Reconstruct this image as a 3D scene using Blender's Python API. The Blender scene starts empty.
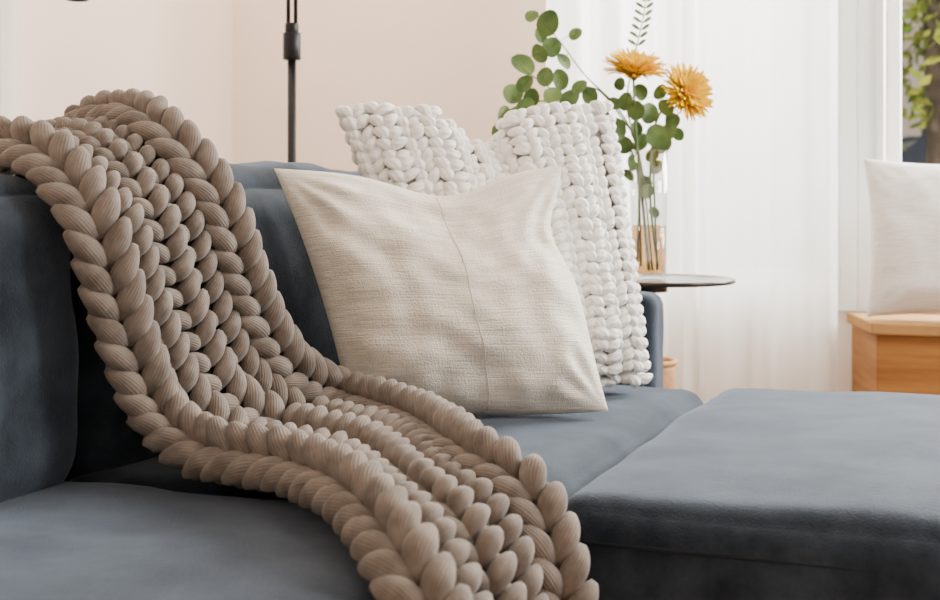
import bpy, math, random
from mathutils import Vector, Matrix, noise
random.seed(7)
scene = bpy.context.scene
pi = math.pi
# ---------------- frames -------------------
ANG = math.radians(-22.0)
O = Vector((-0.575, 1.757, 0))
F = Matrix.Translation(O) @ Matrix.Rotation(ANG, 4, 'Z')   # local x = b (into room), y = a (along sofa)
I4 = Matrix.Identity(4)
def W(a, b, z): return F @ Vector((b, a, z))

class MB:
    def __init__(s): s.v=[]; s.f=[]; s.uv=[]; s.mi=[]
    def quad(s, idx, uv=None, mi=0):
        s.f.append(tuple(idx)); s.uv.append(uv or [(0,0)]*len(idx)); s.mi.append(mi)
    def box(s, x0,x1,y0,y1,z0,z1, mi=0):
        b=len(s.v)
        s.v += [Vector(p) for p in [(x0,y0,z0),(x1,y0,z0),(x1,y1,z0),(x0,y1,z0),(x0,y0,z1),(x1,y0,z1),(x1,y1,z1),(x0,y1,z1)]]
        for q in [(0,3,2,1),(4,5,6,7),(0,1,5,4),(1,2,6,5),(2,3,7,6),(3,0,4,7)]:
            s.quad([b+i for i in q], [(0,0),(1,0),(1,1),(0,1)], mi)
    def tube(s, pts, rad, seg=10, mi=0, caps=True):
        pts=[Vector(p) for p in pts]; n=len(pts)
        if not hasattr(rad,'__len__'): rad=[rad]*n
        base=len(s.v); prev=None
        for i,p in enumerate(pts):
            t=(pts[min(i+1,n-1)]-pts[max(i-1,0)]).normalized()
            if prev is None:
                up=Vector((0,0,1)) if abs(t.z)<.9 else Vector((1,0,0))
                x=t.cross(up).normalized()
            else:
                x=(prev-t*prev.dot(t)).normalized()
            prev=x; y=t.cross(x)
            for j in range(seg):
                a=2*pi*j/seg
                s.v.append(p+(x*math.cos(a)+y*math.sin(a))*rad[i])
        for i in range(n-1):
            for j in range(seg):
                k=(j+1)%seg
                s.quad([base+i*seg+j,base+i*seg+k,base+(i+1)*seg+k,base+(i+1)*seg+j],
                       [(j/seg,i/n),((j+1)/seg,i/n),((j+1)/seg,(i+1)/n),(j/seg,(i+1)/n)],mi)
        if caps:
            s.quad([base+j for j in range(seg)][::-1],None,mi)
            s.quad([base+(n-1)*seg+j for j in range(seg)],None,mi)
    def lathe(s, prof, cx, cy, seg=40, mi=0):
        base=len(s.v); n=len(prof)
        for r,z in prof:
            for j in range(seg):
                a=2*pi*j/seg; s.v.append(Vector((cx+r*math.cos(a),cy+r*math.sin(a),z)))
        for i in range(n-1):
            for j in range(seg):
                k=(j+1)%seg
                s.quad([base+i*seg+j,base+i*seg+k,base+(i+1)*seg+k,base+(i+1)*seg+j],
                       [(j/seg,i/n),((j+1)/seg,i/n),((j+1)/seg,(i+1)/n),(j/seg,(i+1)/n)],mi)
    def obj(s, name, mats, frame=I4, parent=None, smooth=True, origin=None):
        xs=[v.x for v in s.v]; ys=[v.y for v in s.v]; zs=[v.z for v in s.v]
        c=Vector(((min(xs)+max(xs))/2,(min(ys)+max(ys))/2,min(zs)))
        me=bpy.data.meshes.new(name)
        me.from_pydata([tuple(v-c) for v in s.v],[],s.f)
        ul=me.uv_layers.new(name='UVMap')
        flat=[]
        for u in s.uv:
            for p in u: flat += [p[0],p[1]]
        ul.data.foreach_set('uv',flat)
        me.polygons.foreach_set('material_index',s.mi)
        me.polygons.foreach_set('use_smooth',[smooth]*len(s.f))
        for m in (mats if isinstance(mats,(list,tuple)) else [mats]): me.materials.append(m)
        me.update()
        o=bpy.data.objects.new(name,me); scene.collection.objects.link(o)
        mw=frame@Matrix.Translation(c)
        if parent is not None:
            o.parent=parent; o.matrix_parent_inverse=Matrix.Identity(4)
            o.matrix_local = parent.matrix_world.inverted()@mw
        else: o.matrix_world=mw
        return o
def empty(name, loc=(0,0,0), frame=I4):
    e=bpy.data.objects.new(name,None); scene.collection.objects.link(e)
    e.empty_display_size=.1
    e.matrix_world = frame@Matrix.Translation(Vector(loc))
    return e
def bevel(o,w,seg=2):
    m=o.modifiers.new('bev','BEVEL'); m.width=w; m.segments=seg; m.limit_method='ANGLE'; m.angle_limit=math.radians(40)
    return o

# ---------------- materials -------------------
def newmat(name):
    m=bpy.data.materials.new(name); m.use_nodes=True
    nt=m.node_tree; return m,nt,nt.nodes['Principled BSDF']
def setp(b,**k):
    for n,v in k.items():
        n=n.replace('_',' ')
        if n in b.inputs: b.inputs[n].default_value=v
def mat(name,c1,c2=None,scale=8,detail=4,rough=.8,bump=0,bscale=200,sheen=0,metal=0,coord='Object',stretch=(1,1,1),bdist=.002,spec=.3,sheentint=None,lo=.35,hi=.65):
    m,nt,b=newmat(name); N=nt.nodes; L=nt.links
    setp(b,Roughness=rough,Metallic=metal)
    b.inputs['Specular IOR Level'].default_value=spec
    b.inputs['Sheen Weight'].default_value=sheen
    b.inputs['Sheen Roughness'].default_value=.5
    if sheentint: b.inputs['Sheen Tint'].default_value=(*sheentint,1)
    tc=N.new('ShaderNodeTexCoord'); mp=N.new('ShaderNodeMapping'); mp.inputs['Scale'].default_value=stretch
    L.new(tc.outputs[coord],mp.inputs['Vector'])
    if c2 is not None:
        n=N.new('ShaderNodeTexNoise'); n.inputs['Scale'].default_value=scale; n.inputs['Detail'].default_value=detail
        n.inputs['Roughness'].default_value=.62
        r=N.new('ShaderNodeValToRGB'); r.color_ramp.elements[0].color=(*c1,1); r.color_ramp.elements[1].color=(*c2,1)
        r.color_ramp.elements[0].position=lo; r.color_ramp.elements[1].position=hi
        L.new(mp.outputs[0],n.inputs['Vector']); L.new(n.outputs['Fac'],r.inputs['Fac']); L.new(r.outputs['Color'],b.inputs['Base Color'])
    else: b.inputs['Base Color'].default_value=(*c1,1)
    if bump:
        n2=N.new('ShaderNodeTexNoise'); n2.inputs['Scale'].default_value=bscale; n2.inputs['Detail'].default_value=3
        bp=N.new('ShaderNodeBump'); bp.inputs['Strength'].default_value=bump; bp.inputs['Distance'].default_value=bdist
        L.new(mp.outputs[0],n2.inputs['Vector']); L.new(n2.outputs['Fac'],bp.inputs['Height']); L.new(bp.outputs[0],b.inputs['Normal'])
    return m
def yarn(name,c1,c2,stripes=13,strength=.6,dist=.002,rough=.85,twist=.35):
    m,nt,b=newmat(name); N=nt.nodes; L=nt.links
    setp(b,Roughness=rough); b.inputs['Specular IOR Level'].default_value=.2; b.inputs['Sheen Weight'].default_value=.12
    tc=N.new('ShaderNodeTexCoord')
    sep=N.new('ShaderNodeSeparateXYZ'); L.new(tc.outputs['UV'],sep.inputs[0])
    m1=N.new('ShaderNodeMath'); m1.operation='MULTIPLY_ADD'; L.new(sep.outputs[1],m1.inputs[0]); m1.inputs[1].default_value=twist; L.new(sep.outputs[0],m1.inputs[2])
    m2=N.new('ShaderNodeMath'); m2.operation='MULTIPLY'; L.new(m1.outputs[0],m2.inputs[0]); m2.inputs[1].default_value=stripes*2*pi
    m3=N.new('ShaderNodeMath'); m3.operation='SINE'; L.new(m2.outputs[0],m3.inputs[0])
    n=N.new('ShaderNodeTexNoise'); n.inputs['Scale'].default_value=300; L.new(tc.outputs['Object'],n.inputs['Vector'])
    ad=N.new('ShaderNodeMath'); ad.operation='ADD'; L.new(m3.outputs[0],ad.inputs[0]); L.new(n.outputs['Fac'],ad.inputs[1])
    bp=N.new('ShaderNodeBump'); bp.inputs['Strength'].default_value=strength; bp.inputs['Distance'].default_value=dist
    L.new(ad.outputs[0],bp.inputs['Height']); L.new(bp.outputs[0],b.inputs['Normal'])
    n2=N.new('ShaderNodeTexNoise'); n2.inputs['Scale'].default_value=35; L.new(tc.outputs['Object'],n2.inputs['Vector'])
    r=N.new('ShaderNodeValToRGB'); r.color_ramp.elements[0].color=(*c1,1); r.color_ramp.elements[1].color=(*c2,1)
    r.color_ramp.elements[0].position=.3; r.color_ramp.elements[1].position=.7
    L.new(n2.outputs['Fac'],r.inputs['Fac']); L.new(r.outputs['Color'],b.inputs['Base Color'])
    return m
def linen(name,c1,c2,su=260,sv=260,strength=.5):
    m,nt,b=newmat(name); N=nt.nodes; L=nt.links
    setp(b,Roughness=.9); b.inputs['Specular IOR Level'].default_value=.15; b.inputs['Sheen Weight'].default_value=.2
    tc=N.new('ShaderNodeTexCoord')
    def ns(sc,scale,det=2):
        mp=N.new('ShaderNodeMapping'); mp.inputs['Scale'].default_value=sc; L.new(tc.outputs['UV'],mp.inputs['Vector'])
        n=N.new('ShaderNodeTexNoise'); n.inputs['Scale'].default_value=scale; n.inputs['Detail'].default_value=det
        L.new(mp.outputs[0],n.inputs['Vector']); return n
    a=ns((8,su,1),1); c=ns((su,14,1),1); d=ns((9,55,1),1,4); e=ns((160,160,1),1,3)
    s=N.new('ShaderNodeMath'); s.operation='ADD'; L.new(a.outputs['Fac'],s.inputs[0]); L.new(e.outputs['Fac'],s.inputs[1])
    s2=N.new('ShaderNodeMath'); s2.operation='ADD'; L.new(s.outputs[0],s2.inputs[0]); L.new(d.outputs['Fac'],s2.inputs[1])
    s3=N.new('ShaderNodeMath'); s3.operation='MULTIPLY_ADD'; L.new(c.outputs['Fac'],s3.inputs[0]); s3.inputs[1].default_value=.5; L.new(s2.outputs[0],s3.inputs[2])
    bp=N.new('ShaderNodeBump'); bp.inputs['Strength'].default_value=strength; bp.inputs['Distance'].default_value=.003
    L.new(s3.outputs[0],bp.inputs['Height']); L.new(bp.outputs[0],b.inputs['Normal'])
    dv=N.new('ShaderNodeMath'); dv.operation='DIVIDE'; L.new(s3.outputs[0],dv.inputs[0]); dv.inputs[1].default_value=3.5
    r=N.new('ShaderNodeValToRGB'); r.color_ramp.elements[0].color=(*c1,1); r.color_ramp.elements[1].color=(*c2,1)
    r.color_ramp.elements[0].position=.38; r.color_ramp.elements[1].position=.56
    L.new(dv.outputs[0],r.inputs['Fac']); L.new(r.outputs['Color'],b.inputs['Base Color'])
    return m
def thin_glass(name,tint,gl=.08):
    m=bpy.data.materials.new(name); m.use_nodes=True; nt=m.node_tree; N=nt.nodes; L=nt.links
    N.clear(); out=N.new('ShaderNodeOutputMaterial'); t=N.new('ShaderNodeBsdfTransparent'); g=N.new('ShaderNodeBsdfGlossy')
    t.inputs[0].default_value=(*tint,1); g.inputs['Roughness'].default_value=.03
    fr=N.new('ShaderNodeLayerWeight'); fr.inputs['Blend'].default_value=.25
    mm=N.new('ShaderNodeMath'); mm.operation='MULTIPLY_ADD'; L.new(fr.outputs['Facing'],mm.inputs[0]); mm.inputs[1].default_value=.35; mm.inputs[2].default_value=gl*.4
    mx=N.new('ShaderNodeMixShader'); L.new(mm.outputs[0],mx.inputs[0]); L.new(t.outputs[0],mx.inputs[1]); L.new(g.outputs[0],mx.inputs[2]); L.new(mx.outputs[0],out.inputs[0])
    return m
def sheer(name,col,transp=.15,transl=.55):
    m=bpy.data.materials.new(name); m.use_nodes=True; nt=m.node_tree; N=nt.nodes; L=nt.links
    N.clear(); out=N.new('ShaderNodeOutputMaterial'); d=N.new('ShaderNodeBsdfDiffuse'); t=N.new('ShaderNodeBsdfTranslucent'); tr=N.new('ShaderNodeBsdfTransparent')
    d.inputs[0].default_value=(*col,1); t.inputs[0].default_value=(*col,1)
    a=N.new('ShaderNodeMixShader'); a.inputs[0].default_value=transl; L.new(d.outputs[0],a.inputs[1]); L.new(t.outputs[0],a.inputs[2])
    b=N.new('ShaderNodeMixShader'); b.inputs[0].default_value=transp; L.new(a.outputs[0],b.inputs[1]); L.new(tr.outputs[0],b.inputs[2]); L.new(b.outputs[0],out.inputs[0])
    return m

velvet=mat('slate_velvet',(.0085,.0125,.0185),(.034,.0455,.060),scale=9,detail=13,rough=.9,bump=.6,bscale=320,sheen=.25,sheentint=(.66,.78,.95),spec=.12,lo=.36,hi=.66)
velvet_d=mat('slate_velvet_seam',(.010,.013,.018),rough=.95)
legm=mat('dark_wood_leg',(.03,.02,.012),(.05,.03,.02),rough=.5)
wallm=mat('wall_plaster',(.88,.75,.65),(.90,.775,.68),scale=2,rough=.95,bump=.05,bscale=80)
ceilm=mat('ceiling_paint',(.85,.83,.80),rough=.95)
trimm=mat('white_trim',(.76,.79,.77),rough=.5)
floorm=mat('oak_floor',(.32,.2,.11),(.45,.30,.18),scale=3,detail=6,rough=.45,stretch=(12,1,1))
taupe=yarn('taupe_yarn',(.122,.097,.078),(.222,.183,.151),stripes=24,strength=.4,dist=.0008,twist=.1)
gap_shade=mat('taupe_gap_shade',(.03,.023,.018),rough=.95)  # near-black on purpose: shade between the stitches put into the colour
whiteyarn=yarn('white_wool',(.82,.79,.74),(.93,.905,.865),stripes=5,strength=.4,dist=.002)
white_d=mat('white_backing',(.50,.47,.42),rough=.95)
cream=linen('cream_linen',(.64,.57,.46),(.86,.80,.69),su=200,strength=.6)
whitelinen=linen('white_linen',(.68,.67,.645),(.82,.805,.78),su=180)
curt=sheer('sheer_curtain',(.95,.94,.91),.12,.55)
curt2=sheer('white_curtain',(.92,.88,.83),0.0,.3)
blackm=mat('black_metal',(.012,.012,.013),rough=.4,metal=.6,spec=.5)
bronze=mat('bronze_table',(.035,.028,.024),rough=.3,metal=.7,spec=.5)
benchm=mat('tan_wood',(.24,.095,.022),(.36,.165,.042),scale=3,detail=5,rough=.6,stretch=(1,1,14))
benchtop=mat('tan_wood_top',(.32,.165,.062),(.43,.245,.10),scale=3,detail=5,rough=.8,stretch=(1,14,1),spec=.1)
leafm=mat('eucalyptus_leaf',(.04,.09,.02),(.13,.20,.05),scale=14,rough=.6)
stemm=mat('green_stem',(.10,.14,.035),rough=.6)
petalm=mat('golden_petal',(.78,.43,.0),(.95,.64,.001),scale=40,rough=.7,spec=.1)
centrem=mat('flower_centre',(.55,.18,.003),(.70,.28,.006),scale=200,rough=.8)
glassm=thin_glass('clear_glass',(.97,.98,.97),.2)
paneglass=thin_glass('window_glass',(.98,.99,.99),.02)
amber=thin_glass('amber_water',(.84,.62,.38),.1)
basketm=mat('wicker',(.40,.20,.09),(.55,.33,.17),scale=30,rough=.8,bump=.6,bscale=120)

# ---------------- room -------------------
HC=2.7
m=MB(); m.box(-1.43,-1.31,-2.5,2.66,0,HC); m.obj('wall_left',wallm,F,smooth=False)
m=MB(); m.box(-1.43,3.3,-2.62,-2.5,0,HC); m.obj('light_block_wall',wallm,F,smooth=False)  # unseen wall added behind the camera to block sky light
m=MB()
wins=[(-.06,.74),(.89,2.35)]; zw0,zw1=.60,2.45
m.box(-1.31,wins[0][0],2.54,2.66,0,HC); m.box(wins[0][1],wins[1][0],2.54,2.66,0,HC); m.box(wins[1][1],3.3,2.54,2.66,0,HC)
for w in wins:
    m.box(w[0],w[1],2.54,2.66,0,zw0); m.box(w[0],w[1],2.54,2.66,zw1,HC)
m.obj('wall_back',wallm,F,smooth=False)
m=MB(); m.box(-1.43,3.3,-2.5,2.66,-.06,0); m.obj('floor',floorm,F,smooth=False)
m=MB(); m.box(-1.43,3.3,-2.5,2.66,HC,HC+.06); m.obj('ceiling',ceilm,F,smooth=False)
m=MB(); m.box(-1.31,-1.295,-2.5,2.54,0,.12); bevel(m.obj('baseboard_left',trimm,F,smooth=False),.004)
m=MB(); m.box(-1.295,.77,2.525,2.54,0,.12); bevel(m.obj('baseboard_back',trimm,F,smooth=False),.004)
for i,w in enumerate(wins):
    m=MB(); b0,b1=w; t=.075
    # casing (room side)
    m.box(b0-t,b0,2.515,2.54,zw0-t,zw1+t); m.box(b1,b1+t,2.515,2.54,zw0-t,zw1+t)
    m.box(b0,b1,2.515,2.54,zw1,zw1+t); m.box(b0,b1,2.515,2.54,zw0-t,zw0)
    # inner bead
    m.box(b0-.022,b0,2.503,2.515,zw0-.022,zw1+.022); m.box(b1,b1+.022,2.503,2.515,zw0-.022,zw1+.022)
    # sash frame
    f=.04
    m.box(b0,b0+f,2.58,2.62,zw0,zw1); m.box(b1-f,b1,2.58,2.62,zw0,zw1)
    m.box(b0+f,b1-f,2.58,2.62,zw0,zw0+f); m.box(b0+f,b1-f,2.58,2.62,zw1-f,zw1)
    if i==1: m.box(1.6,1.64,2.58,2.62,zw0+f,zw1-f)
    e=empty('window_%d'%(i+1),((b0+b1)/2,2.58,zw0),F)
    bevel(m.obj('frame',trimm,F,e,smooth=False),.004)
    g=MB(); g.box(b0+f,b1-f,2.597,2.601,zw0+f,zw1-f); g.obj('pane',paneglass,F,e,smooth=False)

# ---------------- curtains -------------------
def curtain(name,along,b0,b1,pos,z0,z1,material,amp,freq,seed):
    m=MB(); n=260; k=14
    for i in range(n+1):
        s=b0+(b1-b0)*i/n
        am=amp*(.5+.9*abs(noise.noise(Vector((s*5,seed,0))))*1.6)
        base=am*(math.sin(s*freq+1.7*math.sin(s*9+seed))+.45*math.sin(s*freq*2.3+seed))
        for j in range(k+1):
            h=j/k; z=z0+(z1-z0)*h
            d=base*(1-.25*h)+.006*noise.noise(Vector((s*8,h*2,seed)))
            sx=s+.012*math.sin(s*freq*.9+seed)*(1-h)
            m.v.append(Vector((sx,pos+d,z)) if along=='b' else Vector((pos+d,sx,z)))
    for i in range(n):
        for j in range(k):
            a=i*(k+1)+j; m.quad([a,a+k+1,a+k+2,a+1])
    return m
c=empty('sheer_curtain',(.3,2.40,0),F)
curtain('c','b',-.10,.36,2.40,.03,2.52,curt,.030,44,1.0).obj('panel_1',curt,F,c)
curtain('c','b',.33,.775,2.385,.03,2.52,curt,.027,36,3.3).obj('panel_2',curt,F,c)
r=MB(); r.tube([(-.2,2.40,2.56),(.80,2.40,2.56)],.012); 
for bx in(-.15,.79): r.tube([(bx,2.40,2.56),(bx,2.535,2.56)],.007)
for q in range(22): 
    x=-.09+q*.04; r.tube([(x,2.40,2.575),(x,2.388,2.54),(x,2.40,2.51)],.003,6)
r.obj('rod',blackm,F,c)
c=empty('drapery_curtain',(-1.22,1.0,0),F)
curtain('c','a',.55,1.36,-1.22,.03,2.52,curt2,.022,45,2.0).obj('panel',curt2,F,c)
r=MB(); r.tube([(-1.22,.5,2.56),(-1.22,1.42,2.56)],.012)
for ax in(.53,1.38): r.tube([(-1.22,ax,2.56),(-1.305,ax,2.56)],.007)
for q in range(20):
    y=.57+q*.041; r.tube([(-1.22,y,2.575),(-1.21,y,2.54),(-1.22,y,2.51)],.003,6)
r.obj('rod',blackm,F,c)

# ---------------- soft boxes -------------------
def softbox(x0,x1,y0,y1,z0,z1,r,puff=(0,0,0),n=28,wr=.004,seed=0,lean=0,wf=7):
    """dense rounded box, puff = bulge on x,y,z faces"""
    m=MB(); cx,cy,cz=(x0+x1)/2,(y0+y1)/2,(z0+z1)/2; h=Vector(((x1-x0)/2,(y1-y0)/2,(z1-z0)/2))
    def wcoord(t): 
        s=math.sin(pi/2*t); return .35*t+.65*s
    key={}
    def addp(p):
        k=(round(p.x,5),round(p.y,5),round(p.z,5))
        if k in key: return key[k]
        q=Vector((p.x*h.x,p.y*h.y,p.z*h.z))
        inn=Vector([max(-(h[i]-r),min(h[i]-r,q[i])) for i in range(3)])
        d=q-inn
        if d.length>1e-9: d.normalize()
        o=inn+d*r
        u=[max(0,1-p[i]*p[i]) for i in range(3)]
        for i in range(3):
            j,l=(i+1)%3,(i+2)%3
            o[i]+= p[i]*puff[i]*(u[j]*u[l])**.6
        nz=noise.noise(Vector((o.x*wf+seed,o.y*wf,o.z*wf)))+.5*noise.noise(Vector((o.x*wf*2.3,o.y*wf*2.3+seed,o.z*wf*2.3)))
        o+=d*nz*wr
        # lean: shift x with height
        o.x+=lean*(p.z+1)*.5
        m.v.append(o+Vector((cx,cy,cz))); key[k]=len(m.v)-1
        return key[k]
    for ax in range(3):
        for sg in(-1,1):
            for i in range(n):
                for j in range(n):
                    ids=[]
                    for (di,dj) in((0,0),(1,0),(1,1),(0,1)):
                        u=wcoord(-1+2*(i+di)/n); v=wcoord(-1+2*(j+dj)/n)
                        p=[0,0,0]; p[ax]=sg; p[(ax+1)%3]=u; p[(ax+2)%3]=v
                        ids.append(addp(Vector(p)))
                    if sg<0: ids=ids[::-1]
                    m.quad(ids)
    return m
def piping(x0,x1,y0,y1,z,r,rad=.004,out=.0):
    pts=[]
    for (cx,cy,a0) in((x1-r,y1-r,0),(x0+r,y1-r,90),(x0+r,y0+r,180),(x1-r,y0+r,270)):
        for k in range(9):
            a=math.radians(a0+k*90/8); pts.append((cx+(r+out)*math.cos(a),cy+(r+out)*math.sin(a),z))
    pts.append(pts[0]); m=MB(); m.tube(pts,rad,8,caps=False); return m

A0,AG,A1=-1.05,.12,1.36
sofa=empty('sofa',(.15,.15,0),F)
softbox(-.34,.60,A0-.02,A1+.02,.08,.30,.03).obj('base',velvet,F,sofa)
softbox(0-.10,.625,A0,AG-.003,.27,.452,.05,(.012,0,.022),seed=3,n=32,wr=.006).obj('seat_cushion_1',velvet,F,sofa)
softbox(0-.10,.625,AG+.003,A1-.002,.27,.450,.05,(.008,0,.016),seed=9,n=32,wr=.005).obj('seat_cushion_2',velvet,F,sofa)
softbox(-.36,-.20,A0-.02,A1+.12,.10,.80,.05).obj('back_frame',velvet,F,sofa)
softbox(-.21,.0,A0,AG-.006,.42,.875,.075,(.04,.0,.022),seed=5,wr=.010,n=36,lean=-.02).obj('back_cushion_1',velvet,F,sofa)
softbox(-.21,.0,AG+.006,A1-.01,.42,.893,.075,(.04,.0,.028),seed=15,wr=.010,n=40,lean=-.02).obj('back_cushion_2',velvet,F,sofa)
softbox(-.36,.50,A1,A1+.12,.10,.646,.035,n=20).obj('arm_1',velvet,F,sofa)
softbox(-.36,.50,A0-.14,A0,.10,.646,.035,n=20).obj('arm_2',velvet,F,sofa)
l=MB()
for (x,y) in((-.3,A0),(.54,A0),(-.3,A1),(.53,A1-.05)): l.tube([(x,y,0),(x,y,.10)],[.018,.026],12)
l.obj('legs',legm,F,sofa)
otto=empty('ottoman',(1.1,.77,0),F)
ox0,ox1,oy0,oy1=.645,1.62,.20,1.32
softbox(ox0,ox1,oy0,oy1,.06,.460,.045,(.006,.006,.032),seed=21,wr=.005,n=44,wf=5).obj('cushion_body',velvet,F,otto)
piping(ox0,ox1,oy0,oy1,.410,.045,.0028,.0015).obj('seam',velvet_d,F,otto)
l=MB()
for x in(ox0+.1,ox1-.1):
    for y in(oy0+.1,oy1-.1): l.tube([(x,y,0),(x,y,.08)],[.018,.026],12)
l.obj('legs',legm,F,otto)

# ---------------- knit stitches -------------------
def leg(m,c,ax,up,length,rad,bow,flat=.9,n=8,seg=10,pw=.62,sb=0):
    ax=ax.normalized(); side=ax.cross(up).normalized(); up=side.cross(ax).normalized()
    base=len(m.v)
    for i in range(n+1):
        s=i/n; x=(s-.5)*length; r=rad*max(.0,math.sin(pi*(.04+.92*s)))**pw
        ce=c+ax*x+up*(bow*(1-(2*s-1)**2))+side*sb*(1-(2*s-1)**2)
        for j in range(seg):
            a=2*pi*j/seg
            m.v.append(ce+side*(math.cos(a)*r)+up*(math.sin(a)*r*flat))
    for i in range(n):
        for j in range(seg):
            k=(j+1)%seg
            m.quad([base+i*seg+j,base+(i+1)*seg+j,base+(i+1)*seg+k,base+i*seg+k],
              [(j/seg,i/n),(j/seg,(i+1)/n),((j+1)/seg,(i+1)/n),((j+1)/seg,i/n)])
    m.quad([base+j for j in range(seg)]); m.quad([base+n*seg+j for j in range(seg)][::-1])
def catmull(P,t):
    n=len(P)-1; t=max(0,min(n-1e-6,t)); i=int(t); f=t-i
    p0=P[max(i-1,0)];p1=P[i];p2=P[i+1];p3=P[min(i+2,n)]
    return .5*((2*p1)+(p2-p0)*f+(2*p0-5*p1+4*p2-p3)*f*f+(3*p1-p0-3*p2+p3)*f**3)
Lk=[(.05,-.445,.45),(.05,-.445,.76),(.06,-.31,.885),(.062,-.15,.925),(.045,-.03,.905),(.022,.062,.82),(.05,.088,.686),(.08,.122,.565),(.065,.20,.520),(.048,.26,.516),(.01,.389,.516),(-.089,.516,.514),(-.20,.625,.485),(-.25,.69,.41),(-.26,.705,.29),(-.26,.705,.16)]
Rk=[(.37,-.445,.45),(.37,-.445,.79),(.375,-.27,.955),(.335,-.13,.985),(.28,-.01,.95),(.298,.072,.85),(.352,.097,.708),(.42,.127,.587),(.52,.17,.522),(.475,.26,.516),(.364,.388,.516),(.165,.55,.514),(.105,.648,.485),(.070,.700,.39),(.055,.71,.28),(.055,.71,.16)]
LP=[W(*p) for p in Lk]; RP=[W(*p) for p in Rk]
def B(t,s): # t along 0..n, s across
    return catmull(LP,t).lerp(catmull(RP,t),s)
nk=len(LP)-1
def arctable(s):
    tab=[(0,0)]; p=B(0,s); d=0; K=600
    for i in range(1,K+1):
        t=nk*i/K; q=B(t,s); d+=(q-p).length; p=q; tab.append((d,t))
    return tab
def at(tab,d):
    lo,hi=0,len(tab)-1
    while hi-lo>1:
        mid=(lo+hi)//2
        if tab[mid][0]<d: lo=mid
        else: hi=mid
    a,b=tab[lo],tab[hi]; f=(d-a[0])/max(1e-9,b[0]-a[0]); return a[1]+(b[1]-a[1])*f
def frame(t,s):
    e=.08
    T=(B(t+e,s)-B(t-e,s)).normalized(); X=(B(t,1)-B(t,0)).normalized()
    N=X.cross(T); N.normalize()
    X=T.cross(N).normalized()
    return T,X,N
T_,X_,N_=frame(6,.5)
sgn = 1 if N_.dot(W(0,1,0)-W(0,0,0))>0 else -1
def jit(a): return random.uniform(-a,a)
def rolled(T,X,N,k,tt):   # roll the braid about its own axis so the plait faces outward
    if X.dot(RP[int(tt)]-LP[int(tt)])<0: X=-X
    N2=(N*math.cos(k)-X*math.sin(k)).normalized(); X2=(X*math.cos(k)+N*math.sin(k)).normalized()
    return X2,N2
m=MB()
def braid(s,width,pitch,rad,al0,roll,off,blen,fill=True,tuck=.34,seatroll=None):
    tab=arctable(s); tot=tab[-1][0]; k=int(tot/pitch)
    for i in range(k):
        t=at(tab,(i+.5)*pitch); T,X,N=frame(t,s); N=N*sgn
        wl=width if not callable(width) else width(t)
        sc=wl/.074
        p=B(t,s)+N*off
        rl=roll
        if seatroll is not None:
            g=max(0,min(1,(t-7)/2.0)); g=g*g*(3-2*g); rl=roll+(seatroll-roll)*g
        X2,N2=rolled(T,X,N,math.radians(rl),t)
        # over convex bends the loops lie flatter instead of lifting
        bend=max(0,1-abs(t-11.9)/1.6)
        tk=tuck*(1-1.0*bend)
        for side in(-1,1):
            al=math.radians(al0+jit(4))
            ax=(T*math.cos(al)-X2*side*math.sin(al)-N2*tk)
            q=p+X2*side*wl*.25+N2*(.004+jit(.0012))
            leg(m,q,ax,N2,blen*sc*(1-.12*bend)+jit(.003),rad*(.5+.5*sc)+jit(.0008),.010,1,n=12,seg=12,pw=.6,sb=side*.0)
        if fill:
            for side in(-1,1):
                al=math.radians(al0)
                ax=(T*math.cos(al)+X2*side*math.sin(al)+N2*.30)
                leg(m,p+X2*side*wl*.20-N2*.014,ax,-N2,blen*sc*.85,rad*.8,.003,.9,n=6,seg=8)
braid(0.0,.080,.0375,.0170,37,36,0,.070,True,.26,50)
braid(1.0,.080,.0375,.0170,37,26,0.004,.070,True,.26,46)
wf=lambda t: min(max((B(t,1)-B(t,0)).length*.235,.054),.088)
braid(.27,wf,.0345,.0150,52,22,-.022,.066,False,.20,36)
braid(.50,wf,.0345,.0150,52,20,-.014,.066,False,.20,36)
braid(.73,wf,.0345,.0150,52,15,-.022,.066,False,.20,36)
bl=m.obj('knit_blanket',taupe)
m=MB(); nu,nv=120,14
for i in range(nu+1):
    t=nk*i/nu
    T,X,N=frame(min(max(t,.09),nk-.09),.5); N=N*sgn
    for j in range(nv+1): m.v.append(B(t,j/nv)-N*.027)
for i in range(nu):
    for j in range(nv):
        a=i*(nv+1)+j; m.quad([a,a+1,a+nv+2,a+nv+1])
m.obj('gap_shade_sheet',gap_shade,I4,bl)  # added sheet under the stitches, its dark colour stands for gap shade

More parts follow.
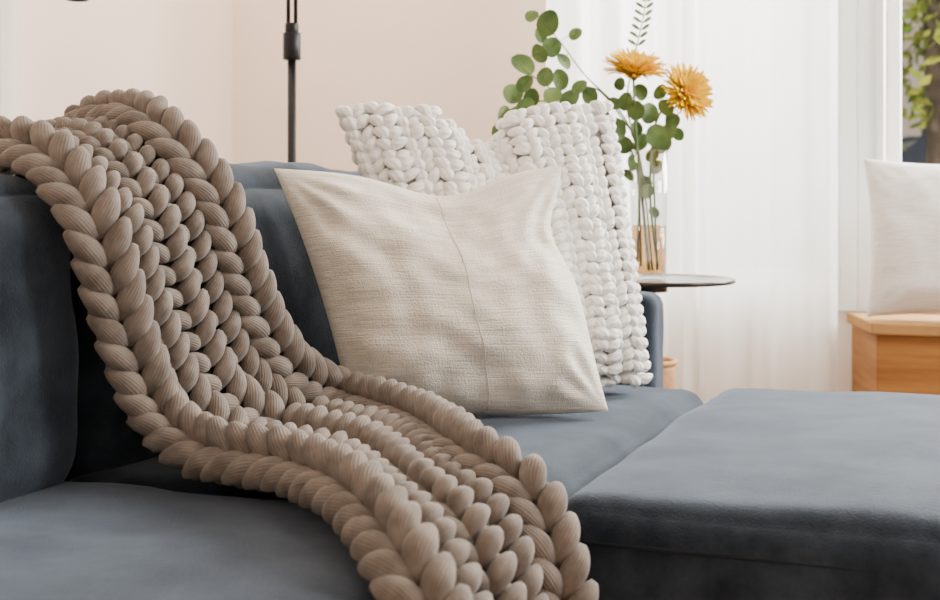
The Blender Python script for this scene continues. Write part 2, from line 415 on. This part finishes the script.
# ---------------- pillows -------------------
def pil(TL,TR,BR,BL,thick,pinch=.06,chop=0,uc=0,cw=.35,seed=0,wr=.006,pw=.5,ear=0,belly=0):
    TL,TR,BR,BL=map(Vector,(TL,TR,BR,BL))
    N=((TR-BL).cross(TL-BR)).normalized()
    if N.y>0: N=-N
    def S(u,v,side):
        g=math.exp(-((u-uc)/cw)**2)
        top=max(0,(v+1)/2)**2.2
        uu=u*(1-pinch*(1-v*v)); vv=v*(1-pinch*(1-u*u))-chop*g*top
        if ear and u>0: uu-=ear*math.exp(-((v-.45)/.32)**2)*u*u
        if belly: vv-=belly*(1-u*u)*max(0,-v)**2
        a=(uu+1)/2; b=(vv+1)/2
        p=(BL*(1-a)+BR*a)*(1-b)+(TL*(1-a)+TR*a)*b
        e=max(0,(1-u*u)*(1-v*v))
        t=thick*(e**pw)*(1-.16*v)*(1-(.5 if chop else 0)*g*top)
        r=noise.noise(Vector((u*2.2+seed,v*2.2,side*3)))+.5*noise.noise(Vector((u*5+seed,v*5,side*3)))
        # radiating corner creases
        cr=0
        for (cu,cv) in((1,1),(-1,1),(1,-1),(-1,-1)):
            dx,dy=u-cu,v-cv; d=math.hypot(dx,dy)
            an=math.atan2(dy,dx); cr+=math.sin(an*13+seed+cu*2+cv)*math.exp(-((d-.35)/.22)**2)
        t+=(wr*r+wr*.35*cr)*min(1,e*4)
        return p+N*side*t
    return S,N
def pillow_mesh(S,n=56):
    m=MB()
    wc=lambda t: .3*t+.7*math.sin(pi/2*t)
    for side in(1,-1):
        base=len(m.v)
        for i in range(n+1):
            for j in range(n+1): m.v.append(S(wc(-1+2*i/n),wc(-1+2*j/n),side))
        for i in range(n):
            for j in range(n):
                a=base+i*(n+1)+j; q=[a,a+n+1,a+n+2,a+1]
                uv=[(i/n,j/n),((i+1)/n,j/n),((i+1)/n,(j+1)/n),(i/n,(j+1)/n)]
                if side<0: q=q[::-1]; uv=uv[::-1]
                m.quad(q,uv)
    return m
# cream linen pillow
S1,N1=pil((-.341,2.27,.905),(.172,2.44,.915),(.248,2.34,.472),(-.210,2.27,.492),.105,.05,.20,.10,.42,seed=2,wr=.018,ear=.14,belly=.10,pw=.60)
p1=pillow_mesh(S1,80).obj('linen_pillow',cream)
m=MB()
m.tube([S1(.03+.008*math.sin(7*v_),v_,1)-N1*.0003 for v_ in [-.97+1.94*i/60 for i in range(61)]],.0013,5)
m.obj('seam',cream,I4,p1)
# knit pillow
S2,N2=pil((-.247,2.49,1.022),(.280,2.71,1.040),(.338,2.61,.490),(-.06,2.57,.485),.092,.03,.28,-.04,.24,seed=6,wr=.003,pw=.40)
m=pillow_mesh(S2,40)
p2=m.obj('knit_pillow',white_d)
m=MB()
cols=12; rows=26
for side in(1,-1):
    for ci in range(cols):
        u=-.94+1.88*ci/(cols-1)
        for ri in range(rows):
            v=-.975+1.95*ri/(rows-1)
            e=.02
            p=S2(u,v,side); du=(S2(min(u+e,.999),v,side)-S2(max(u-e,-.999),v,side)); dv=(S2(u,min(v+e,.999),side)-S2(u,max(v-e,-.999),side))
            X=du.normalized(); T=-dv.normalized(); N=X.cross(T).normalized()
            if N.dot(N2*side)<0: N=-N
            w=.046; odd=ci%2
            for sd in(-1,1):
                al=math.radians((64 if odd else 44)+jit(12))
                ax=T*math.cos(al)-X*sd*math.sin(al)-N*.15
                leg(m,p+X*sd*w*.25+N*(.001+(.007 if odd else 0)+jit(.003))+T*jit(.004),ax,N,.040+jit(.006),.0122+jit(.0016),.006,.95,n=7,seg=9)
m.obj('stitches',whiteyarn,I4,p2)
# window-seat pillow
S3,N3=pil((1.085,3.60,.965),(1.50,3.44,.955),(1.50,3.36,.535),(1.07,3.52,.535),.075,.07,.0,seed=11,wr=.010)
pillow_mesh(S3,40).obj('window_seat_pillow',whitelinen)

# ---------------- bench -------------------
bench=empty('window_bench',(1.5,2.3,0),F)
foot=[(.895,2.19),(2.4,2.19),(2.4,2.50),(.80,2.50)]
def prism(foot,z0,z1,off=0):
    m=MB(); n=len(foot); 
    for z in(z0,z1):
        for x,y in foot: m.v.append(Vector((x,y,z)))
    m.quad(list(range(n))[::-1]); m.quad(list(range(n,2*n)))
    for i in range(n): m.quad([i,(i+1)%n,n+(i+1)%n,n+i])
    return m
bevel(prism(foot,0,.495).obj('body',benchm,F,bench,smooth=False),.004)
foot2=[(.882,2.175),(2.41,2.175),(2.41,2.502),(.785,2.502)]
bevel(prism(foot2,.495,.527).obj('top',benchtop,F,bench,smooth=False),.005)

# ---------------- side table -------------------
tx,ty,tz=.447,3.15,.659
st=empty('side_table',(tx,ty,0))
m=MB(); m.lathe([(0,tz-.008),(.186,tz-.008),(.190,tz-.006),(.190,tz+.002),(.187,tz+.003),(.182,tz),(0,tz)],tx,ty,64); m.obj('top',bronze,I4,st)
m=MB(); m.tube([(tx-.02,ty,.012),(tx-.02,ty,tz-.01)],.011,16); m.lathe([(0,tz-.03),(.05,tz-.03),(.05,tz-.01),(0,tz-.01)],tx-.02,ty,24)
m.lathe([(0,0),(.14,0),(.14,.009),(.13,.014),(0,.014)],tx,ty,48); m.obj('stand',bronze,I4,st)

# ---------------- vase & flowers -------------------
vx,vy=.432,3.15; z0=tz+.0005
vase=empty('flower_vase',(vx,vy,z0))
prof=[(0,z0),(.040,z0),(.0435,z0+.004),(.044,z0+.05),(.045,z0+.18),(.050,z0+.31),(.0475,z0+.31),(.0425,z0+.18),(.041,z0+.05),(.040,z0+.014),(0,z0+.012)]
m=MB(); m.lathe(prof,vx,vy,40); m.obj('glass',glassm,I4,vase)
m=MB(); m.lathe([(0,z0+.015),(.039,z0+.015),(.0405,z0+.05),(.0412,z0+.13),(0,z0+.13)],vx,vy,36); m.obj('water',amber,I4,vase)
def V(dx,dz,dy=0): return Vector((vx+dx,vy+dy,z0+dz))
def smoothpath(P,k=8):
    return [catmull(P,(len(P)-1)*i/(k*(len(P)-1))) for i in range(k*(len(P)-1)+1)]
stems=MB()
main=[[V(.01,.02,.01),V(-.02,.28,0),V(-.07,.40,-.02),V(-.16,.49,-.04),V(-.21,.56,-.03),V(-.275,.64,-.02)],
      [V(-.02,.03,0),V(-.03,.27,.01),V(-.09,.37,.0),V(-.19,.42,.02),V(-.27,.43,.02),V(-.35,.40,.0),V(-.38,.35,-.01)],
      [V(0,.02,-.01),V(-.025,.30,.01),V(-.05,.42,.03),V(-.03,.54,.04),V(-.01,.63,.04),V(-.0,.70,.03)],
      [V(.02,.02,0),V(.01,.30,-.01),V(.03,.36,-.02),V(.07,.40,-.03)],
      [V(.0,.02,.01),V(-.03,.31,.01),V(-.06,.38,0),V(-.13,.46,.0),V(-.2,.44,-.01),V(-.30,.50,-.03),V(-.31,.52,-.03)]]
samples=[]
for P in main:
    sp=smoothpath(P); stems.tube(sp,[.0028-.0016*i/len(sp) for i in range(len(sp))],7); samples+=sp[10:]
leaves=MB()
def leaf(c,n,up,w,h,fold=.12):
    n=n.normalized(); x=up.cross(n).normalized(); y=n.cross(x).normalized()
    base=len(leaves.v); K=16
    leaves.v.append(c)
    for r in(.55,1):
        for j in range(K):
            a=2*pi*j/K; px=math.cos(a)*w*r; py=math.sin(a)*h*r
            if math.sin(a)>0.8: py*=1.06
            leaves.v.append(c+x*px+y*py+n*(fold*abs(px)+ .08*h*math.sin(a*2+1)*r*r))
    for j in range(K):
        k=(j+1)%K
        leaves.quad([base,base+1+j,base+1+k]); leaves.quad([base+1+j,base+1+K+j,base+1+K+k,base+1+k])
LF=[(-.282,.637,.018),(-.245,.613,.03),(-.234,.56,.026),(-.305,.515,.03),(-.25,.487,.024),(-.328,.449,.028),(-.205,.525,.02),(-.326,.389,.027),(-.280,.385,.022),(-.357,.350,.024),(-.283,.438,.022),(-.193,.432,.026),(-.213,.482,.024),(-.178,.59,.017),
    (-.145,.44,.022),(-.14,.365,.024),(-.165,.40,.02),(-.08,.36,.026),(-.115,.39,.022),(.012,.345,.028),(.055,.38,.022),(.035,.41,.02),(-.07,.47,.016),(-.053,.43,.022),(.0,.40,.026),(-.02,.33,.022),(-.04,.28,.02),(.02,.27,.017),(-.01,.21,.017),(.01,.16,.014),(-.03,.36,.02),(-.02,.45,.02),(.025,.45,.018),(-.25,.40,.018),
    (.03,.325,.024),(-.06,.325,.024),(.045,.355,.02),(-.035,.405,.024),(.01,.30,.018),(-.05,.25,.016),(.075,.35,.016),(-.22,.355,.022),(-.24,.33,.018),(-.09,.42,.018),(-.04,.50,.018),(.0,.235,.015),
    (-.30,.47,.022),(-.265,.54,.022),(-.30,.41,.024),(-.35,.40,.020),(-.235,.44,.024),(-.17,.46,.020),(-.34,.37,.020),(-.26,.59,.018)]
for (dx,dz,r) in LF:
    p=V(dx,dz,jit(.04))
    n=Vector((jit(.6),-1,.1+jit(.6))); ang=jit(2.5)
    up=Vector((math.sin(ang)*.8,0,1))
    leaf(p,n,up,r*.92,r*1.10)
    q=min(samples,key=lambda s:(s-p).length)
    stems.tube([q,(q+p)/2+Vector((0,0,.003)),p],.0009,5)
for i in range(9):
    t=i/8; p=catmull(main[2],3.3+1.7*t); 
    for s in(-1,1): leaf(p+Vector((s*.012,0,.006)),Vector((.2*s,-1,.3)),Vector((s*1.2,0,1)),.0045,.013)
leaves.obj('leaves',leafm,I4,vase)
def flower(c,axis,R,seed,name):
    random.seed(seed); axis=axis.normalized(); x=axis.orthogonal().normalized(); y=axis.cross(x)
    m=MB()
    rings=[(98,48,1.0),(84,46,1.0),(68,40,.95),(50,36,.84),(32,26,.64),(16,18,.46)]
    for th,cnt,Lr in rings:
        for k in range(cnt):
            ph=2*pi*(k+random.random()*.8)/cnt; t0=math.radians(th+jit(8)); L=R*Lr*(1+jit(.08))
            rad=x*math.cos(ph)+y*math.sin(ph)
            pts=[]; curl=jit(.25)
            for i in range(7):
                f=i/6; tt=t0*(.55+.45*f)+ (-.25 if th>50 else .15)*f*f + curl*f*f
                if i==0: p=c+rad*.005
                else: p=p+(rad*math.sin(tt)+axis*math.cos(tt))*L/6
                pts.append(p.copy())
            w=.0036
            base=len(m.v)
            tan=axis.cross(rad).normalized()
            for i,p in enumerate(pts):
                f=i/6; ww=w*(.5+.9*math.sin(pi*min(1,.15+f*.75)))*(1 if i<6 else .5)
                nn=(axis*math.sin(t0)-rad*math.cos(t0)).normalized()
                m.v += [p-tan*ww+nn*.0012,p-nn*.0006,p+tan*ww+nn*.0012]
            for i in range(6):
                a=base+i*3
                m.quad([a,a+1,a+4,a+3]); m.quad([a+1,a+2,a+5,a+4])
    o=m.obj(name,petalm,I4,vase)
    m=MB(); 
    for i in range(60):
        rr=.016*math.sqrt(i/60); ph=i*2.4; q=c+x*rr*math.cos(ph)+y*rr*math.sin(ph)
        m.tube([q,q+axis*(.026-.4*rr)],[.0018,.001],5)
    m.obj(name+'_centre',centrem,I4,vase)
    m=MB(); m.tube([c-axis*.012,c-axis*.004,c+axis*.004],[.004,.011,.009],12); m.obj(name+'_calyx',stemm,I4,vase)
    return c-axis*.012
f1=flower(V(-.04,.487,-.03),Vector((.05,-.40,1)),.076,5,'flower_1')
f2=flower(V(.072,.440,-.05),Vector((.65,-1.0,.40)),.072,9,'flower_2')
random.seed(3)
stems.tube(smoothpath([V(-.03,.03,-.01),V(-.025,.2,-.01),V(-.035,.38,-.01),f1]),.003,8)
stems.tube(smoothpath([V(.02,.03,-.01),V(.0,.2,-.02),V(.01,.36,-.02),V(.04,.42,-.03),f2]),.003,8)
stems.obj('stems',stemm,I4,vase)

# ---------------- floor lamp -------------------
lx,ly=-.464,3.40
lamp=empty('floor_lamp',(lx,ly,0))
m=MB()
m.lathe([(0,0),(.14,0),(.14,.015),(.13,.022),(0,.024)],lx,ly,40)
m.tube([(lx,ly,.02),(lx,ly,1.23)],.0115,16)
m.lathe([(.0,1.215),(.022,1.215),(.0235,1.217),(.0235,1.283),(.022,1.285),(0,1.285)],lx,ly,24)
m.lathe([(.0,1.285),(.017,1.285),(.018,1.287),(.018,1.308),(.016,1.311),(0,1.311)],lx,ly,24)
m.tube([(lx-.009,ly,1.30),(lx-.011,ly,1.90)],.0055,10); m.tube([(lx+.010,ly,1.30),(lx+.010,ly,1.90)],.0055,10)
hx,hy=-1.0,3.32
m.tube([(lx+.1,ly+.01,1.86),(lx,ly,1.90),(-.73,3.36,1.86),(hx,hy,1.75)],.008,12)
m.tube([(hx,hy,1.75),(hx,hy,1.50)],.004,8)
m.lathe([(0,1.55),(.014,1.55),(.02,1.52),(.03,1.360),(.028,1.358),(.018,1.51),(0,1.52)],hx,hy,28)
m.obj('frame',blackm,I4,lamp)

# ---------------- wicker basket -------------------
m=MB(); bx,by=.475,3.52
prof=[(0,0.001),(.06,0.001)]+[(.062+.016*i/22+(.004 if i%2 else 0),.41*i/22+.004) for i in range(23)]+[(.068,.41),(.055,.02),(0,.02)]
m.lathe(prof,bx,by,36)
m.tube([(bx+.079*math.cos(a*pi/16),by+.079*math.sin(a*pi/16),.415) for a in range(33)],.007,8)
m.obj('wicker_basket',basketm)

# ---------------- outside -------------------
grass=mat('street_ground',(.30,.30,.28),(.42,.41,.38),scale=2,rough=.95)
m=MB(); m.box(-20,40,2.75,45,-.12,-.06); m.obj('street_ground',grass,F,smooth=False)
trunk=mat('bark',(.07,.05,.035),(.13,.10,.07),scale=12,rough=.9,bump=.5,bscale=30)
folm=mat('tree_foliage',(.12,.24,.02),(.50,.50,.06),scale=3,rough=.7)
tree=empty('street_tree',(3.0,8.6,0))
m=MB(); m.tube([(3.08,8.6,-.06),(3.10,8.6,1.2),(3.05,8.6,2.4),(3.2,8.7,4.0)],[.11,.09,.08,.05],12)
for k in range(7):
    a=k*.9; z=1.9+.25*k; m.tube([(3.08,8.6,z),(3.08+.5*math.cos(a),8.6+.5*math.sin(a),z+.35),(3.08+1.0*math.cos(a),8.6+1.0*math.sin(a),z+.5)],[.035,.022,.01],7)
m.obj('trunk',trunk,I4,tree)
m=MB()
for i in range(2600):
    th=random.random()*2*pi; cz=random.uniform(-1,1); rr=random.random()**.4
    p=Vector((2.75+1.35*rr*math.cos(th)*math.sqrt(1-cz*cz),8.9+1.2*rr*math.sin(th)*math.sqrt(1-cz*cz),2.55+1.35*rr*cz))
    d=Vector((jit(1),jit(1),jit(1))).normalized(); e=d.orthogonal().normalized(); b=len(m.v); s=.07
    m.v += [p-d*s,p+e*s*.5,p+d*s,p-e*s*.5]; m.quad([b,b+1,b+2,b+3])
m.obj('foliage',folm,I4,tree,smooth=False)
housem=mat('house_siding',(.55,.45,.36),(.62,.52,.42),scale=2,rough=.9)
roofm=mat('house_roof',(.16,.13,.12),rough=.9)
glassd=mat('dark_window',(.03,.04,.05),rough=.1,spec=.6)
h=empty('street_house',(9,24,0))
m=MB(); m.box(4.5,16,22,28,-.06,5.2); m.obj('walls',housem,I4,h,smooth=False)
m=MB(); b=len(m.v); m.v+=[Vector(p) for p in[(4,21.5,5.1),(16.5,21.5,5.1),(16.5,28.5,5.1),(4,28.5,5.1),(4,25,7.5),(16.5,25,7.5)]]
for q in[(0,1,5,4),(3,4,5,2),(0,4,3),(1,2,5),(0,3,2,1)]: m.quad(list(q))
m.obj('roof',roofm,I4,h,smooth=False)
m=MB()
for x in(5.6,7.6,10,12.4): m.box(x,x+1,21.95,22.02,1.2,2.8)
m.obj('windows',glassd,I4,h,smooth=False)
# parked car
carp=mat('car_paint',(.02,.03,.05),rough=.25,spec=.6); tyre=mat('tyre',(.012,.012,.012),rough=.8)
car=empty('parked_car',(5.2,13,0))
CX=-1.0
prof=[(3.9,.35),(3.85,.62),(3.95,.82),(4.35,.92),(4.75,1.02),(5.25,1.38),(5.6,1.47),(6.6,1.47),(7.1,1.36),(7.7,1.0),(8.1,.92),(8.15,.6),(8.1,.35)]
m=MB(); n=len(prof)
for yy in(12.12,13.88):
    for (x,z) in prof: 
        sh=max(0,(z-.92))*.35; m.v.append(Vector((x+CX,yy+(sh if yy<13 else -sh),z)))
for i in range(n):
    k=(i+1)%n; m.quad([i,k,n+k,n+i])
m.quad(list(range(n))); m.quad(list(range(n,2*n))[::-1])
bevel(m.obj('body',carp,I4,car,smooth=False),.05,3)
m=MB()
for (x0,x1,x2,x3) in((4.95,5.35,6.0,6.0),(6.08,6.08,6.95,7.4)):
    b=len(m.v)
    yb=12.10; 
    m.v+=[Vector((x0+CX,yb+.03,1.0)),Vector((x3+CX,yb+.03,1.0)),Vector((x2+CX,yb+.15,1.38)),Vector((x1+CX,yb+.15,1.38))]; m.quad([b,b+1,b+2,b+3])
m.obj('side_windows',glassd,I4,car,smooth=False)
m=MB()
for x in(4.65,7.4):
    for y in(12.15,13.65): m.tube([(x+CX,y,.25),(x+CX,y+.2,.25)],.31,28)
m.obj('wheels',tyre,I4,car)

# ---------------- lights -------------------
w=bpy.data.worlds.new('sky'); scene.world=w; w.use_nodes=True; nt=w.node_tree
bg=nt.nodes['Background']
bg.inputs['Color'].default_value=(.95,.97,1,1); bg.inputs['Strength'].default_value=.58
def area(name,loc,target,sx,sy,power,col):
    l=bpy.data.lights.new(name,'AREA'); l.shape='RECTANGLE'; l.size=sx; l.size_y=sy; l.energy=power; l.color=col
    o=bpy.data.objects.new(name,l); scene.collection.objects.link(o); o.location=loc
    o.rotation_euler=(Vector(target)-Vector(loc)).to_track_quat('-Z','Y').to_euler(); return o
area('daylight_right',W(1.3,3.2,2.0),W(.6,0,.6),.9,.9,105,(1,.95,.90))
area('daylight_window',W(3.4,.4,1.8),W(2.5,.35,1.3),1.4,2.0,220,(1,.98,.95))
area('daylight_bay',W(2.95,1.85,1.8),W(.6,.4,.5),1.0,1.3,290,(1,.97,.94))
s=bpy.data.lights.new('sun','SUN'); s.energy=3.5; s.angle=.02; s.color=(1,.95,.85)
so=bpy.data.objects.new('sun',s); scene.collection.objects.link(so)
dirn=F.to_3x3()@Vector((.55,1,0)); dirn.z=-.9; so.rotation_euler=dirn.to_track_quat('-Z','Y').to_euler(); so.location=(-5,-5,8)
p=bpy.data.lights.new('warm_fill_light','POINT'); p.energy=34; p.color=(1,.80,.63); p.shadow_soft_size=.15  # added warm fill for the left wall, no ceiling fixture behind it
po=bpy.data.objects.new('warm_fill_light',p); scene.collection.objects.link(po); po.location=W(1.7,-.7,2.2)

# ---------------- camera -------------------
cd=bpy.data.cameras.new('camera'); cam=bpy.data.objects.new('camera',cd); scene.collection.objects.link(cam)
cam.location=(0,0,.85); cam.rotation_euler=(math.radians(90),0,0)
cd.sensor_width=36; cd.lens=50; cd.shift_y=-100/940
cd.dof.use_dof=True; cd.dof.focus_distance=2.1; cd.dof.aperture_fstop=5.6
scene.camera=cam
